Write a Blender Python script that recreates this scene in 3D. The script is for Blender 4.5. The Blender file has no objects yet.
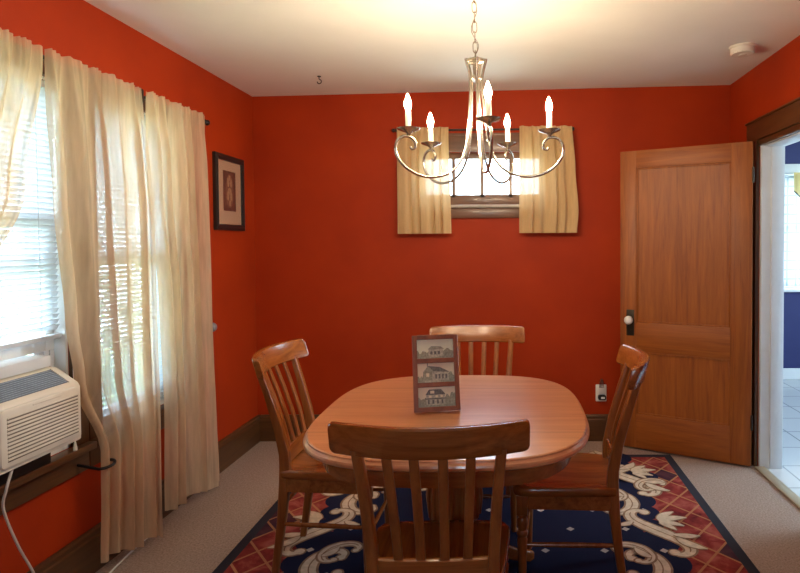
import bpy, bmesh, math, random
from mathutils import Vector, Matrix
random.seed(7)
PI = math.pi
sc = bpy.context.scene
C = sc.collection

# ------------------------------------------------------------------ room size
XL, XR, YB, YF = -1.75, 1.50, 4.11, -1.0
EYE = 1.36
def ceil_z(x): return 2.375 + (x - XL) / (XR - XL) * 0.047

# ------------------------------------------------------------------ materials
def nmat(name):
    m = bpy.data.materials.new(name); m.use_nodes = True
    nt = m.node_tree; nt.nodes.clear()
    out = nt.nodes.new('ShaderNodeOutputMaterial')
    b = nt.nodes.new('ShaderNodeBsdfPrincipled')
    nt.links.new(b.outputs[0], out.inputs[0])
    return m, nt, b, out
def N(nt, t, **kw):
    n = nt.nodes.new(t)
    for k, v in kw.items(): setattr(n, k, v)
    return n
def L(nt, a, b): nt.links.new(a, b)
def coords(nt, scale=(1, 1, 1), kind='Object', rot=(0, 0, 0)):
    tc = N(nt, 'ShaderNodeTexCoord'); mp = N(nt, 'ShaderNodeMapping')
    mp.inputs['Scale'].default_value = scale; mp.inputs['Rotation'].default_value = rot
    L(nt, tc.outputs[kind], mp.inputs[0]); return mp.outputs[0]
def ramp(nt, fac, stops):
    r = N(nt, 'ShaderNodeValToRGB'); e = r.color_ramp.elements
    while len(e) < len(stops): e.new(0.5)
    for k, (p, c) in enumerate(stops):
        e[k].position = p; e[k].color = (c[0], c[1], c[2], 1)
    L(nt, fac, r.inputs[0]); return r.outputs[0]
def noise(nt, vec, scale, detail=4, rough=.55, dist=0):
    n = N(nt, 'ShaderNodeTexNoise'); n.inputs['Scale'].default_value = scale
    n.inputs['Detail'].default_value = detail; n.inputs['Roughness'].default_value = rough
    n.inputs['Distortion'].default_value = dist
    L(nt, vec, n.inputs['Vector']); return n.outputs['Fac']
def bump(nt, h, b, strength=.2, dist=.01):
    n = N(nt, 'ShaderNodeBump'); n.inputs['Strength'].default_value = strength; n.inputs['Distance'].default_value = dist
    L(nt, h, n.inputs['Height']); L(nt, n.outputs[0], b.inputs['Normal'])
def math_(nt, op, a, b=None, c=None):
    n = N(nt, 'ShaderNodeMath', operation=op)
    for i, v in enumerate((a, b, c)):
        if v is None: continue
        if isinstance(v, (int, float)): n.inputs[i].default_value = v
        else: L(nt, v, n.inputs[i])
    return n.outputs[0]
def mixc(nt, fac, a, b):
    n = N(nt, 'ShaderNodeMix', data_type='RGBA')
    if isinstance(fac, (int, float)): n.inputs[0].default_value = fac
    else: L(nt, fac, n.inputs[0])
    for i, v in ((6, a), (7, b)):
        if isinstance(v, tuple): n.inputs[i].default_value = (*v, 1)
        else: L(nt, v, n.inputs[i])
    return n.outputs[2]

def plain(name, col, rough=.5, metal=0, var=.08, scale=12, bmp=0, spec=.5):
    m, nt, b, o = nmat(name)
    v = coords(nt); f = noise(nt, v, scale)
    c1 = tuple(x * (1 - var) for x in col); c2 = tuple(min(1, x * (1 + var)) for x in col)
    L(nt, ramp(nt, f, [(.3, c1), (.7, c2)]), b.inputs['Base Color'])
    b.inputs['Roughness'].default_value = rough; b.inputs['Metallic'].default_value = metal
    b.inputs['Specular IOR Level'].default_value = spec
    if bmp: bump(nt, f, b, bmp)
    return m
def wood(name, dark, light, axis='z', rough=.3, coat=.3, fine=1.0, seams=None):
    m, nt, b, o = nmat(name)
    s = {'x': (.9, 14, 14), 'y': (14, .9, 14), 'z': (14, 14, .9)}[axis]
    v = coords(nt, s)
    oi = N(nt, 'ShaderNodeObjectInfo'); add = N(nt, 'ShaderNodeVectorMath', operation='ADD')
    cmb = N(nt, 'ShaderNodeCombineXYZ'); mul = math_(nt, 'MULTIPLY', oi.outputs['Random'], 37.0)
    for i in range(3): L(nt, mul, cmb.inputs[i])
    L(nt, v, add.inputs[0]); L(nt, cmb.outputs[0], add.inputs[1]); v = add.outputs[0]
    f1 = noise(nt, v, 1.6 * fine, 6, .6, 1.2); f2 = noise(nt, v, 9 * fine, 3, .7)
    f = math_(nt, 'ADD', math_(nt, 'MULTIPLY', f1, .75), math_(nt, 'MULTIPLY', f2, .25))
    col = ramp(nt, f, [(.34, dark), (.5, tuple((a + c) / 2 for a, c in zip(dark, light))), (.66, light)])
    if seams:
        tc = N(nt, 'ShaderNodeTexCoord'); sp = N(nt, 'ShaderNodeSeparateXYZ'); L(nt, tc.outputs['Object'], sp.inputs[0])
        ax = sp.outputs[seams[0]]
        d = math_(nt, 'LESS_THAN', math_(nt, 'ABSOLUTE', math_(nt, 'SUBTRACT', math_(nt, 'ABSOLUTE', ax), seams[1])), .0014)
        col = mixc(nt, d, col, tuple(x * .3 for x in dark))
    L(nt, col, b.inputs['Base Color'])
    b.inputs['Roughness'].default_value = rough
    b.inputs['Coat Weight'].default_value = coat; b.inputs['Coat Roughness'].default_value = .15
    bump(nt, f2, b, .06, .004)
    return m

M = {}
def wallpaint(name, col, dark):
    m, nt, b, o = nmat(name)
    v = coords(nt); f = noise(nt, v, 2.2, 5); g = noise(nt, v, 160, 2)
    L(nt, ramp(nt, f, [(.35, dark), (.7, col)]), b.inputs['Base Color'])
    b.inputs['Roughness'].default_value = .55; b.inputs['Specular IOR Level'].default_value = .18
    bump(nt, g, b, .12, .003); return m
M['red'] = wallpaint('red_paint', (.42, .037, .0035), (.35, .028, .003))
M['blue'] = wallpaint('blue_paint', (.040, .045, .14), (.034, .038, .12))
M['ceil'] = wallpaint('ceiling_plaster', (.88, .85, .79), (.83, .80, .74))
def carpet():
    m, nt, b, o = nmat('carpet_pile')
    v = coords(nt); f = noise(nt, v, 110, 4, .8); g = noise(nt, v, 5, 5)
    c = mixc(nt, math_(nt, 'MULTIPLY', g, .6), ramp(nt, f, [(.36, (.22, .150, .12)), (.64, (.54, .415, .35))]), (.37, .27, .22))
    L(nt, c, b.inputs['Base Color']); b.inputs['Roughness'].default_value = .95
    b.inputs['Specular IOR Level'].default_value = .1; bump(nt, f, b, .6, .01); return m
M['carpet'] = carpet()
M['trim'] = wood('dark_trim_wood', (.055, .020, .006), (.125, .048, .013), 'y', .35, .2)
M['trimx'] = wood('dark_trim_wood_x', (.055, .020, .006), (.125, .048, .013), 'x', .35, .2)
M['trimz'] = wood('dark_trim_wood_z', (.055, .020, .006), (.125, .048, .013), 'z', .35, .2)
M['winx'] = wood('window_trim_wood_x', (.10, .038, .019), (.20, .085, .044), 'x', .4, .2)
M['winz'] = wood('window_trim_wood_z', (.10, .038, .019), (.20, .085, .044), 'z', .4, .2)
M['doorz'] = wood('door_fir_z', (.23, .053, .005), (.41, .115, .012), 'z', .5, .0)
M['doorx'] = wood('door_fir_x', (.23, .053, .005), (.41, .115, .012), 'x', .5, .0)
M['oakx'] = wood('honey_oak_x', (.19, .048, .007), (.37, .115, .022), 'x', .26, .4)
M['oaky'] = wood('honey_oak_y', (.19, .048, .007), (.37, .115, .022), 'y', .26, .4)
M['oakz'] = wood('honey_oak_z', (.19, .048, .007), (.37, .115, .022), 'z', .28, .4)
M['top'] = wood('table_top_oak', (.50, .20, .088), (.68, .31, .145), 'x', .30, .7, 1.0, (1, .295))
M['white'] = plain('white_paint', (.78, .78, .76), .4, var=.03)
M['bluewhite'] = plain('cool_white_paint', (.70, .73, .76), .4, var=.03)
M['plastic'] = plain('cream_plastic', (.74, .69, .60), .4, var=.03)
M['outletw'] = plain('white_plastic', (.82, .80, .76), .35, var=.02)
M['vent'] = plain('grey_vent', (.10, .13, .19), .35, var=.1)
M['groove'] = plain('shadow_groove', (.16, .13, .10), .6)
M['black'] = plain('black_metal', (.012, .010, .010), .4, .3)
M['bronze'] = plain('dark_bronze', (.03, .022, .018), .4, .5)
M['brass'] = plain('aged_plate', (.055, .045, .032), .4, .7)
M['nickel'] = plain('brushed_nickel', (.47, .42, .35), .26, .95, .1, 30)
M['greyknob'] = plain('grey_knob', (.30, .31, .34), .3, .4)
M['candle'] = plain('candle_sleeve', (.85, .78, .62), .5, var=.04)
M['frame'] = wood('photo_frame_wood', (.19, .055, .020), (.32, .10, .036), 'z', .4, .2)
M['picframe'] = plain('black_picture_frame', (.018, .014, .012), .3)
M['mat'] = plain('tan_mat_board', (.52, .33, .20), .8, var=.03)
M['cordw'] = plain('white_cord', (.70, .66, .60), .5)
M['grout'] = plain('grout', (.35, .36, .38), .8)
def tiles():
    m, nt, b, o = nmat('kitchen_tile')
    v = coords(nt)
    br = N(nt, 'ShaderNodeTexBrick'); br.offset = 0; br.inputs['Scale'].default_value = 1
    br.inputs['Brick Width'].default_value = .33; br.inputs['Row Height'].default_value = .33
    br.inputs['Mortar Size'].default_value = .006
    br.inputs['Color1'].default_value = (.62, .62, .62, 1); br.inputs['Color2'].default_value = (.56, .57, .59, 1)
    br.inputs['Mortar'].default_value = (.30, .31, .33, 1); L(nt, v, br.inputs['Vector'])
    L(nt, br.outputs['Color'], b.inputs['Base Color']); b.inputs['Roughness'].default_value = .22; return m
M['tile'] = tiles()
def glass(name, gl=.04, tint=(1, 1, 1)):
    m, nt, b, o = nmat(name); nt.nodes.remove(b)
    t = N(nt, 'ShaderNodeBsdfTransparent'); t.inputs[0].default_value = (*tint, 1)
    g = N(nt, 'ShaderNodeBsdfGlossy'); g.inputs['Roughness'].default_value = .03
    f = N(nt, 'ShaderNodeLayerWeight'); f.inputs[0].default_value = .5
    ff = math_(nt, 'MULTIPLY_ADD', math_(nt, 'POWER', f.outputs['Facing'], 4.0), .85, gl)
    mx = N(nt, 'ShaderNodeMixShader'); L(nt, ff, mx.inputs[0]); L(nt, t.outputs[0], mx.inputs[1]); L(nt, g.outputs[0], mx.inputs[2])
    L(nt, mx.outputs[0], o.inputs[0]); return m
M['glass'] = glass('window_glass')
M['clear'] = glass('clear_plastic', .28, tint=(.85, .82, .8))
def fabric(name, col, transp, transl=.5, plaid=False, weave=900):
    m, nt, b, o = nmat(name); nt.nodes.remove(b)
    v = coords(nt, (1, 1, .12)); f = noise(nt, v, 60, 3, .6)
    c = ramp(nt, f, [(.3, tuple(x * .86 for x in col)), (.7, col)])
    if plaid:
        tc = N(nt, 'ShaderNodeTexCoord'); sp = N(nt, 'ShaderNodeSeparateXYZ'); L(nt, tc.outputs['Object'], sp.inputs[0])
        def st(a, p, w): return math_(nt, 'LESS_THAN', math_(nt, 'FRACT', math_(nt, 'MULTIPLY', a, 1 / p)), w)
        k = math_(nt, 'MAXIMUM', st(sp.outputs[0], .09, .2), st(sp.outputs[2], .09, .2))
        c = mixc(nt, math_(nt, 'MULTIPLY', k, .6), c, (.10, .16, .26))
    d = N(nt, 'ShaderNodeBsdfDiffuse'); tl = N(nt, 'ShaderNodeBsdfTranslucent'); tp = N(nt, 'ShaderNodeBsdfTransparent')
    L(nt, c, d.inputs[0]); L(nt, c, tl.inputs[0])
    m1 = N(nt, 'ShaderNodeMixShader'); m1.inputs[0].default_value = transl; L(nt, d.outputs[0], m1.inputs[1]); L(nt, tl.outputs[0], m1.inputs[2])
    m2 = N(nt, 'ShaderNodeMixShader')
    if isinstance(transp, tuple):
        f9 = noise(nt, coords(nt, (.3, 1, .05)), 14, 3, .6)
        mr = N(nt, 'ShaderNodeMapRange'); L(nt, f9, mr.inputs[0]); mr.inputs[1].default_value = .38; mr.inputs[2].default_value = .64
        mr.inputs[3].default_value, mr.inputs[4].default_value = transp; L(nt, mr.outputs[0], m2.inputs[0])
    else: m2.inputs[0].default_value = transp
    L(nt, m1.outputs[0], m2.inputs[1]); L(nt, tp.outputs[0], m2.inputs[2]); L(nt, m2.outputs[0], o.inputs[0]); return m
M['sheer'] = fabric('sheer_cream_curtain', (.80, .565, .36), (.08, .42), .45)
M['cafe'] = fabric('tan_cafe_curtain', (.72, .49, .25), (.01, .035), .20)
M['plaid'] = fabric('plaid_sheer', (.60, .64, .64), .02, .22, True)
M['valance'] = fabric('yellow_valance', (.75, .56, .22), .05, .4)
def blindmat():
    m, nt, b, o = nmat('white_blind_slat')
    v = coords(nt); f = noise(nt, v, 20)
    L(nt, ramp(nt, f, [(.3, (.62, .67, .70)), (.7, (.68, .72, .75))]), b.inputs['Base Color']); b.inputs['Roughness'].default_value = .5
    tl = N(nt, 'ShaderNodeBsdfTranslucent'); tl.inputs[0].default_value = (.8, .88, .95, 1)
    mx = N(nt, 'ShaderNodeMixShader'); mx.inputs[0].default_value = .07
    L(nt, b.outputs[0], mx.inputs[1]); L(nt, tl.outputs[0], mx.inputs[2]); L(nt, mx.outputs[0], o.inputs[0]); return m
M['blind'] = blindmat()
def emit(name, col, s):
    m, nt, b, o = nmat(name)
    b.inputs['Base Color'].default_value = (*col, 1); b.inputs['Emission Color'].default_value = (*col, 1)
    v = coords(nt); f = noise(nt, v, 5)
    L(nt, math_(nt, 'MULTIPLY_ADD', f, s * .1, s * .95), b.inputs['Emission Strength']); return m
BULB = 680
M['bulb'] = emit('lit_bulb', (1.0, .80, .54), BULB)
M['leaf'] = plain('green_leaf', (.10, .26, .06), .5, var=.5, scale=3)
M['bark'] = plain('bark', (.12, .08, .05), .9)
M['lawn'] = plain('lawn', (.16, .26, .08), .9, var=.3)

# rug materials ---------------------------------------------------------
def rug_band():
    m, nt, b, o = nmat('rug_burgundy_lattice')
    tc = N(nt, 'ShaderNodeTexCoord'); sp = N(nt, 'ShaderNodeSeparateXYZ'); L(nt, tc.outputs['Object'], sp.inputs[0])
    x, y = sp.outputs[0], sp.outputs[1]
    f = noise(nt, tc.outputs['Object'], 9, 5, .6, .6)
    g = noise(nt, tc.outputs['Object'], 300, 2)
    base = ramp(nt, f, [(.30, (.10, .012, .015)), (.5, (.25, .036, .030)), (.68, (.40, .11, .085))])
    P = .155
    u = math_(nt, 'MULTIPLY', math_(nt, 'ADD', x, math_(nt, 'MULTIPLY', y, .8)), 1 / P)
    w = math_(nt, 'MULTIPLY', math_(nt, 'SUBTRACT', x, math_(nt, 'MULTIPLY', y, .8)), 1 / P)
    def line(q): return math_(nt, 'LESS_THAN', math_(nt, 'ABSOLUTE', math_(nt, 'SUBTRACT', math_(nt, 'FRACT', q), .5)), .045)
    k = math_(nt, 'MAXIMUM', line(u), line(w))
    ck = N(nt, 'ShaderNodeTexWhiteNoise', noise_dimensions='2D'); cv = N(nt, 'ShaderNodeCombineXYZ')
    L(nt, math_(nt, 'FLOOR', math_(nt, 'ADD', u, .5)), cv.inputs[0]); L(nt, math_(nt, 'FLOOR', math_(nt, 'ADD', w, .5)), cv.inputs[1]); L(nt, cv.outputs[0], ck.inputs['Vector'])
    navy = math_(nt, 'GREATER_THAN', ck.outputs['Value'], .90)
    base = mixc(nt, math_(nt, 'MULTIPLY', navy, .8), base, (.02, .018, .035))
    c = mixc(nt, math_(nt, 'MULTIPLY', k, .75), base, (.46, .22, .10))
    L(nt, c, b.inputs['Base Color']); b.inputs['Roughness'].default_value = .95; b.inputs['Specular IOR Level'].default_value = .1
    bump(nt, g, b, .4, .004); return m
def rug_field():
    m, nt, b, o = nmat('rug_navy_field')
    tc = N(nt, 'ShaderNodeTexCoord'); sp = N(nt, 'ShaderNodeSeparateXYZ'); L(nt, tc.outputs['Object'], sp.inputs[0])
    g = noise(nt, tc.outputs['Object'], 300, 2)
    base = ramp(nt, g, [(.3, (.008, .010, .030)), (.7, (.016, .020, .055))])
    def dia(ox, oy):
        a = math_(nt, 'ABSOLUTE', math_(nt, 'SUBTRACT', math_(nt, 'FRACT', math_(nt, 'ADD', math_(nt, 'MULTIPLY', sp.outputs[0], 1 / .26), ox)), .5))
        c = math_(nt, 'ABSOLUTE', math_(nt, 'SUBTRACT', math_(nt, 'FRACT', math_(nt, 'ADD', math_(nt, 'MULTIPLY', sp.outputs[1], 1 / .40), oy)), .5))
        return math_(nt, 'LESS_THAN', math_(nt, 'ADD', math_(nt, 'MULTIPLY', a, 1 / .075), math_(nt, 'MULTIPLY', c, 1 / .05)), 1)
    k = math_(nt, 'MAXIMUM', dia(0, 0), dia(.5, .5))
    c = mixc(nt, math_(nt, 'MULTIPLY', k, .85), base, (.58, .52, .46))
    L(nt, c, b.inputs['Base Color']); b.inputs['Roughness'].default_value = .95; b.inputs['Specular IOR Level'].default_value = .1
    bump(nt, g, b, .4, .004); return m
M['rband'] = rug_band(); M['rfield'] = rug_field()
M['redge'] = plain('rug_dark_binding', (.014, .013, .024), .95, scale=200, var=.3)
M['rcream'] = plain('rug_cream_scroll', (.62, .50, .36), .95, scale=40, var=.18)
M['rtan'] = plain('rug_tan_outline', (.26, .15, .085), .95, scale=40, var=.3)
# print materials
M['p_sky'] = plain('print_sky', (.90, .92, .70), .5, var=.06)
M['p_sky2'] = plain('print_pale_sky', (.92, .84, .62), .5, var=.06)
M['p_grey'] = plain('print_grey', (.38, .38, .28), .5, var=.35, scale=160)
M['p_dark'] = plain('print_dark', (.19, .19, .17), .5, var=.4, scale=160)
M['p_mid'] = plain('print_mid', (.56, .54, .42), .5, var=.3, scale=160)
M['p_brown'] = plain('print_brown', (.11, .05, .032), .5, var=.3, scale=40)
M['p_cream'] = plain('print_cream', (.42, .24, .13), .5, var=.2, scale=60)

# ------------------------------------------------------------------ geometry helpers
def B(): return bmesh.new()
def box(bm, x0, x1, y0, y1, z0, z1, bev=0, seg=2, mi=0):
    r = bmesh.ops.create_cube(bm, size=1)
    vs = r['verts']
    for v in vs:
        v.co = Vector(((x0 + x1) / 2 + v.co.x * (x1 - x0), (y0 + y1) / 2 + v.co.y * (y1 - y0), (z0 + z1) / 2 + v.co.z * (z1 - z0)))
    fs = set(f for v in vs for f in v.link_faces)
    for f in fs: f.material_index = mi
    if bev:
        es = list(set(e for v in vs for e in v.link_edges))
        r = bmesh.ops.bevel(bm, geom=es, offset=bev, segments=seg, profile=.5, affect='EDGES')
        for f in r['faces']: f.material_index = mi
def tube(bm, pts, rad, seg=10, cap=True, mi=0, closed=False):
    pts = [Vector(p) for p in pts]; n = len(pts)
    if not isinstance(rad, (list, tuple)): rad = [rad] * n
    rings = []; up = None
    for i, p in enumerate(pts):
        if closed: t = pts[(i + 1) % n] - pts[i - 1]
        else: t = pts[min(i + 1, n - 1)] - pts[max(i - 1, 0)]
        t.normalize()
        if up is None:
            up = Vector((0, 0, 1)) if abs(t.z) < .9 else Vector((1, 0, 0))
        a = t.cross(up).normalized(); bb = a.cross(t).normalized(); up = bb
        rings.append([bm.verts.new(p + (a * math.cos(2 * PI * k / seg) + bb * math.sin(2 * PI * k / seg)) * rad[i]) for k in range(seg)])
    m = n if closed else n - 1
    for i in range(m):
        r0, r1 = rings[i], rings[(i + 1) % n]
        for k in range(seg):
            f = bm.faces.new((r0[k], r0[(k + 1) % seg], r1[(k + 1) % seg], r1[k])); f.material_index = mi
    if cap and not closed:
        bm.faces.new(rings[0][::-1]).material_index = mi; bm.faces.new(rings[-1]).material_index = mi
def smoothpath(pts, sub=6):
    P = [Vector(p) for p in pts]; out = []
    for i in range(len(P) - 1):
        p0 = P[max(i - 1, 0)]; p1 = P[i]; p2 = P[i + 1]; p3 = P[min(i + 2, len(P) - 1)]
        for k in range(sub):
            t = k / sub
            out.append(.5 * ((2 * p1) + (p2 - p0) * t + (2 * p0 - 5 * p1 + 4 * p2 - p3) * t * t + (3 * p1 - p0 - 3 * p2 + p3) * t ** 3))
    out.append(P[-1]); return out
def lathe(bm, prof, c=(0, 0, 0), seg=20, axis='z', mi=0):
    c = Vector(c); rings = []
    for r, h in prof:
        ring = []
        for k in range(seg):
            a = 2 * PI * k / seg
            if axis == 'z': v = (r * math.cos(a), r * math.sin(a), h)
            elif axis == 'y': v = (r * math.cos(a), h, -r * math.sin(a))
            else: v = (h, r * math.cos(a), r * math.sin(a))
            ring.append(bm.verts.new(c + Vector(v)))
        rings.append(ring)
    for i in range(len(rings) - 1):
        for k in range(seg):
            bm.faces.new((rings[i][k], rings[i][(k + 1) % seg], rings[i + 1][(k + 1) % seg], rings[i + 1][k])).material_index = mi
    bm.faces.new(rings[0][::-1]).material_index = mi; bm.faces.new(rings[-1]).material_index = mi
def loft(bm, secs, cap=True, mi=0):
    rings = [[bm.verts.new(Vector(p)) for p in s] for s in secs]; n = len(rings[0])
    for i in range(len(rings) - 1):
        for k in range(n):
            bm.faces.new((rings[i][k], rings[i][(k + 1) % n], rings[i + 1][(k + 1) % n], rings[i + 1][k])).material_index = mi
    if cap:
        bm.faces.new(rings[0][::-1]).material_index = mi; bm.faces.new(rings[-1]).material_index = mi
def rrect(w, d, r, n=4):
    pts = []
    for cx, cy, a0 in ((w / 2 - r, d / 2 - r, 0), (-w / 2 + r, d / 2 - r, PI / 2), (-w / 2 + r, -d / 2 + r, PI), (w / 2 - r, -d / 2 + r, 1.5 * PI)):
        for k in range(n + 1):
            a = a0 + PI / 2 * k / n; pts.append((cx + r * math.cos(a), cy + r * math.sin(a)))
    return pts
def poly(bm, pts, mi=0):
    f = bm.faces.new([bm.verts.new(Vector(p)) for p in pts]); f.material_index = mi; return f
def obj(name, bm, mats, parent=None, loc=None, smooth=40, rot=None):
    bmesh.ops.recalc_face_normals(bm, faces=bm.faces)
    me = bpy.data.meshes.new(name); bm.to_mesh(me); bm.free()
    for m in (mats if isinstance(mats, (list, tuple)) else [mats]): me.materials.append(m)
    if smooth:
        for p in me.polygons: p.use_smooth = True
        me.set_sharp_from_angle(angle=math.radians(smooth))
    o = bpy.data.objects.new(name, me); C.objects.link(o)
    if parent: o.parent = parent
    if loc: o.location = loc
    if rot: o.rotation_euler = rot
    return o
def tag(o, label, cat, group=None, kind=None):
    o['label'] = label; o['category'] = cat
    if group: o['group'] = group
    if kind: o['kind'] = kind
    return o
def thing(name, label, cat, loc=(0, 0, 0), rz=0, group=None):
    o = bpy.data.objects.new(name, None); C.objects.link(o); o.empty_display_size = .1
    o.location = loc; o.rotation_euler = (0, 0, rz); return tag(o, label, cat, group)
def struct(name, bm, m, label, cat, parent=None, **kw):
    o = obj(name, bm, m, parent, **kw)
    o['kind'] = 'structure'; o['label'] = label; o['category'] = cat; return o
def copy_tree(o, parent=None):
    c = o.copy(); C.objects.link(c)
    if parent: c.parent = parent
    for ch in list(o.children): copy_tree(ch, c)
    return c
def wall_with_holes(bm, axis, pos0, pos1, a0, a1, ztop, holes):
    # axis 'x': wall plane x=const spanning y; axis 'y': plane y=const spanning x
    ys = sorted(set([a0, a1] + [h[0] for h in holes] + [h[1] for h in holes]))
    for s, e in zip(ys[:-1], ys[1:]):
        hs = sorted([h for h in holes if h[0] <= s + 1e-6 and h[1] >= e - 1e-6], key=lambda h: h[2])
        z = -.05
        for h in hs:
            if h[2] > z:
                (box(bm, pos0, pos1, s, e, z, h[2]) if axis == 'x' else box(bm, s, e, pos0, pos1, z, h[2]))
            z = h[3]
        (box(bm, pos0, pos1, s, e, z, ztop) if axis == 'x' else box(bm, s, e, pos0, pos1, z, ztop))

# ------------------------------------------------------------------ shell
W1 = (1.62, 2.34, .56, 2.0); W2 = (2.50, 3.07, .56, 2.0)
bm = B(); wall_with_holes(bm, 'x', XL - .14, XL, YF - .14, YB + .14, 2.40, [W1, W2])
struct('wall_left', bm, M['red'], 'red-orange painted wall with the two tall curtained windows', 'wall', smooth=0)
W3 = (-.62, .255, 1.62, 1.985)
bm = B(); wall_with_holes(bm, 'y', YB, YB + .14, XL, XR + .125, 2.45, [W3])
struct('wall_back', bm, M['red'], 'red-orange painted wall with the small high window', 'wall', smooth=0)
D1 = (2.80, 3.62, -.05, 1.945)
bm = B(); wall_with_holes(bm, 'x', XR, XR + .0625, YF, YB, 2.45, [D1])
struct('wall_right', bm, M['red'], 'red-orange painted wall with the open doorway', 'wall', smooth=0)
W_FILL = (-.42, .12, 1.32, 2.0)  # opening added behind the camera to let in fill light
bm = B(); wall_with_holes(bm, 'y', YF - .12, YF, XL, XR, 2.45, [W_FILL])
struct('wall_front', bm, M['red'], 'red-orange painted wall behind the viewer', 'wall', smooth=0)
bm = B()
nx, ny = 12, 16
g = [[bm.verts.new((XL - .05 + (XR - XL + .10) * i / nx, YF - .05 + (YB - YF + .1) * j / ny, ceil_z(XL - .05 + (XR - XL + .10) * i / nx) + (random.uniform(-.002, .002) if 0 < i < nx and 0 < j < ny else 0))) for j in range(ny + 1)] for i in range(nx + 1)]
for i in range(nx):
    for j in range(ny): bm.faces.new((g[i][j], g[i][j + 1], g[i + 1][j + 1], g[i + 1][j]))
r = bmesh.ops.extrude_face_region(bm, geom=bm.faces[:])
for v in [e for e in r['geom'] if isinstance(e, bmesh.types.BMVert)]: v.co.z += .12
struct('ceiling', bm, M['ceil'], 'off-white plaster ceiling', 'ceiling')
bm = B(); box(bm, XL - .02, XR + .0, YF - .02, YB + .02, -.06, 0)
struct('floor', bm, M['carpet'], 'beige carpeted floor', 'floor', smooth=0)

def skirting(bm, axis, a0, a1, wall, sgn, h=.182):
    prof = [(0, 0), (.021, 0), (.021, h - .035), (.017, h - .028), (.017, h - .012), (.011, h), (0, h)]
    ends = []
    for a in (a0, a1):
        ends.append([(wall + sgn * d, a, z) if axis == 'y' else (a, wall + sgn * d, z) for d, z in prof])
    loft(bm, ends)
bm = B(); skirting(bm, 'y', YF, YB, XL, 1)
struct('baseboard_left', bm, M['trim'], 'dark brown baseboard below the tall windows', 'baseboard', smooth=0)
bm = B(); skirting(bm, 'x', XL + .021, XR, YB, -1)
struct('baseboard_back', bm, M['trimx'], 'dark brown baseboard along the back wall', 'baseboard', smooth=0)
bm = B(); skirting(bm, 'y', YF, 2.68, XR, -1)
struct('baseboard_right', bm, M['trim'], 'dark brown baseboard along the doorway wall', 'baseboard', smooth=0)

wf = bpy.data.objects.new('fill_window', None); C.objects.link(wf); wf.location = (0, YF, 0)  # made-up window, never in view: sky fill for near chair and photo frame
tag(wf, 'added dark framed window behind the viewer for fill light', 'window', None, 'structure')
a, b_, c, d = W_FILL
bm = B(); box(bm, a - .09, a, .0005, .022, c, d); box(bm, b_, b_ + .09, .0005, .022, c, d); box(bm, a - .09, b_ + .09, .0005, .024, d, d + .1); box(bm, a - .1, b_ + .1, .0005, .05, c - .03, c)
obj('casing', bm, M['trimx'], wf)
bm = B(); box(bm, a, b_, -.08, -.04, c, c + .05); box(bm, a, b_, -.08, -.04, d - .05, d); box(bm, a, a + .05, -.08, -.04, c, d); box(bm, b_ - .05, b_, -.08, -.04, c, d); box(bm, -.18, -.12, -.08, -.04, c, d)
obj('sash', bm, M['white'], wf)
bm = B(); box(bm, a + .05, b_ - .05, -.062, -.058, c + .05, d - .05); obj('pane', bm, M['glass'], wf)

# ------------------------------------------------------------------ doorway trim, door
bm = B()
box(bm, XR - .022, XR - .0005, 3.62, 3.765, 0, 2.085, .003)
box(bm, XR - .022, XR - .0005, 2.68, 2.80, 0, 2.085, .003)
struct('trim_1', bm, M['trimz'], 'dark brown upright casings of the doorway', 'door casing')
bm = B()
box(bm, XR - .024, XR - .0005, 2.68, 3.765, 1.968, 2.085, .003); box(bm, XR - .032, XR - .0005, 2.67, 3.775, 2.080, 2.092, .002)
box(bm, XR - .012, XR + .02, 2.80, 3.62, 1.932, 1.968, .002)
struct('trim_2', bm, M['trim'], 'dark brown head casing over the doorway', 'door casing')
bm = B()
box(bm, XR + .001, XR + .138, 3.596, 3.6195, 0, 1.945, .002); box(bm, XR + .055, XR + .130, 3.580, 3.597, 0, 1.935, .003)
box(bm, XR + .001, XR + .138, 2.8005, 2.824, 0, 1.945, .002); box(bm, XR + .02, XR + .138, 2.824, 3.596, 1.925, 1.9445, .002)
struct('trim_3', bm, M['bluewhite'], 'white painted jambs lining the doorway', 'door jamb')
bm = B(); box(bm, XR - .03, XR + .03, 2.80, 3.60, .0, .011, .003)
struct('trim_4', bm, plain('threshold_metal', (.42, .33, .22), .4, .3), 'tan threshold strip between carpet and tile', 'threshold')

# door leaf, local x from hinge outward, -y towards room
hx, hy = 1.462, 3.622; ex, ey = .752, 4.005
dw = math.hypot(ex - hx, ey - hy); dang = math.atan2(ey - hy, ex - hx)
dr = bpy.data.objects.new('door_1', None); C.objects.link(dr); dr.location = (hx, hy, .012); dr.rotation_euler = (0, 0, dang)
tag(dr, 'honey brown two-panel wooden door standing open against the back wall', 'door', None, 'structure')
DH = 1.945
st, tr, mr0, mr1, brl = .106, .112, .665, .828, .225      # stile, top rail, middle rail, bottom rail
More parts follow.
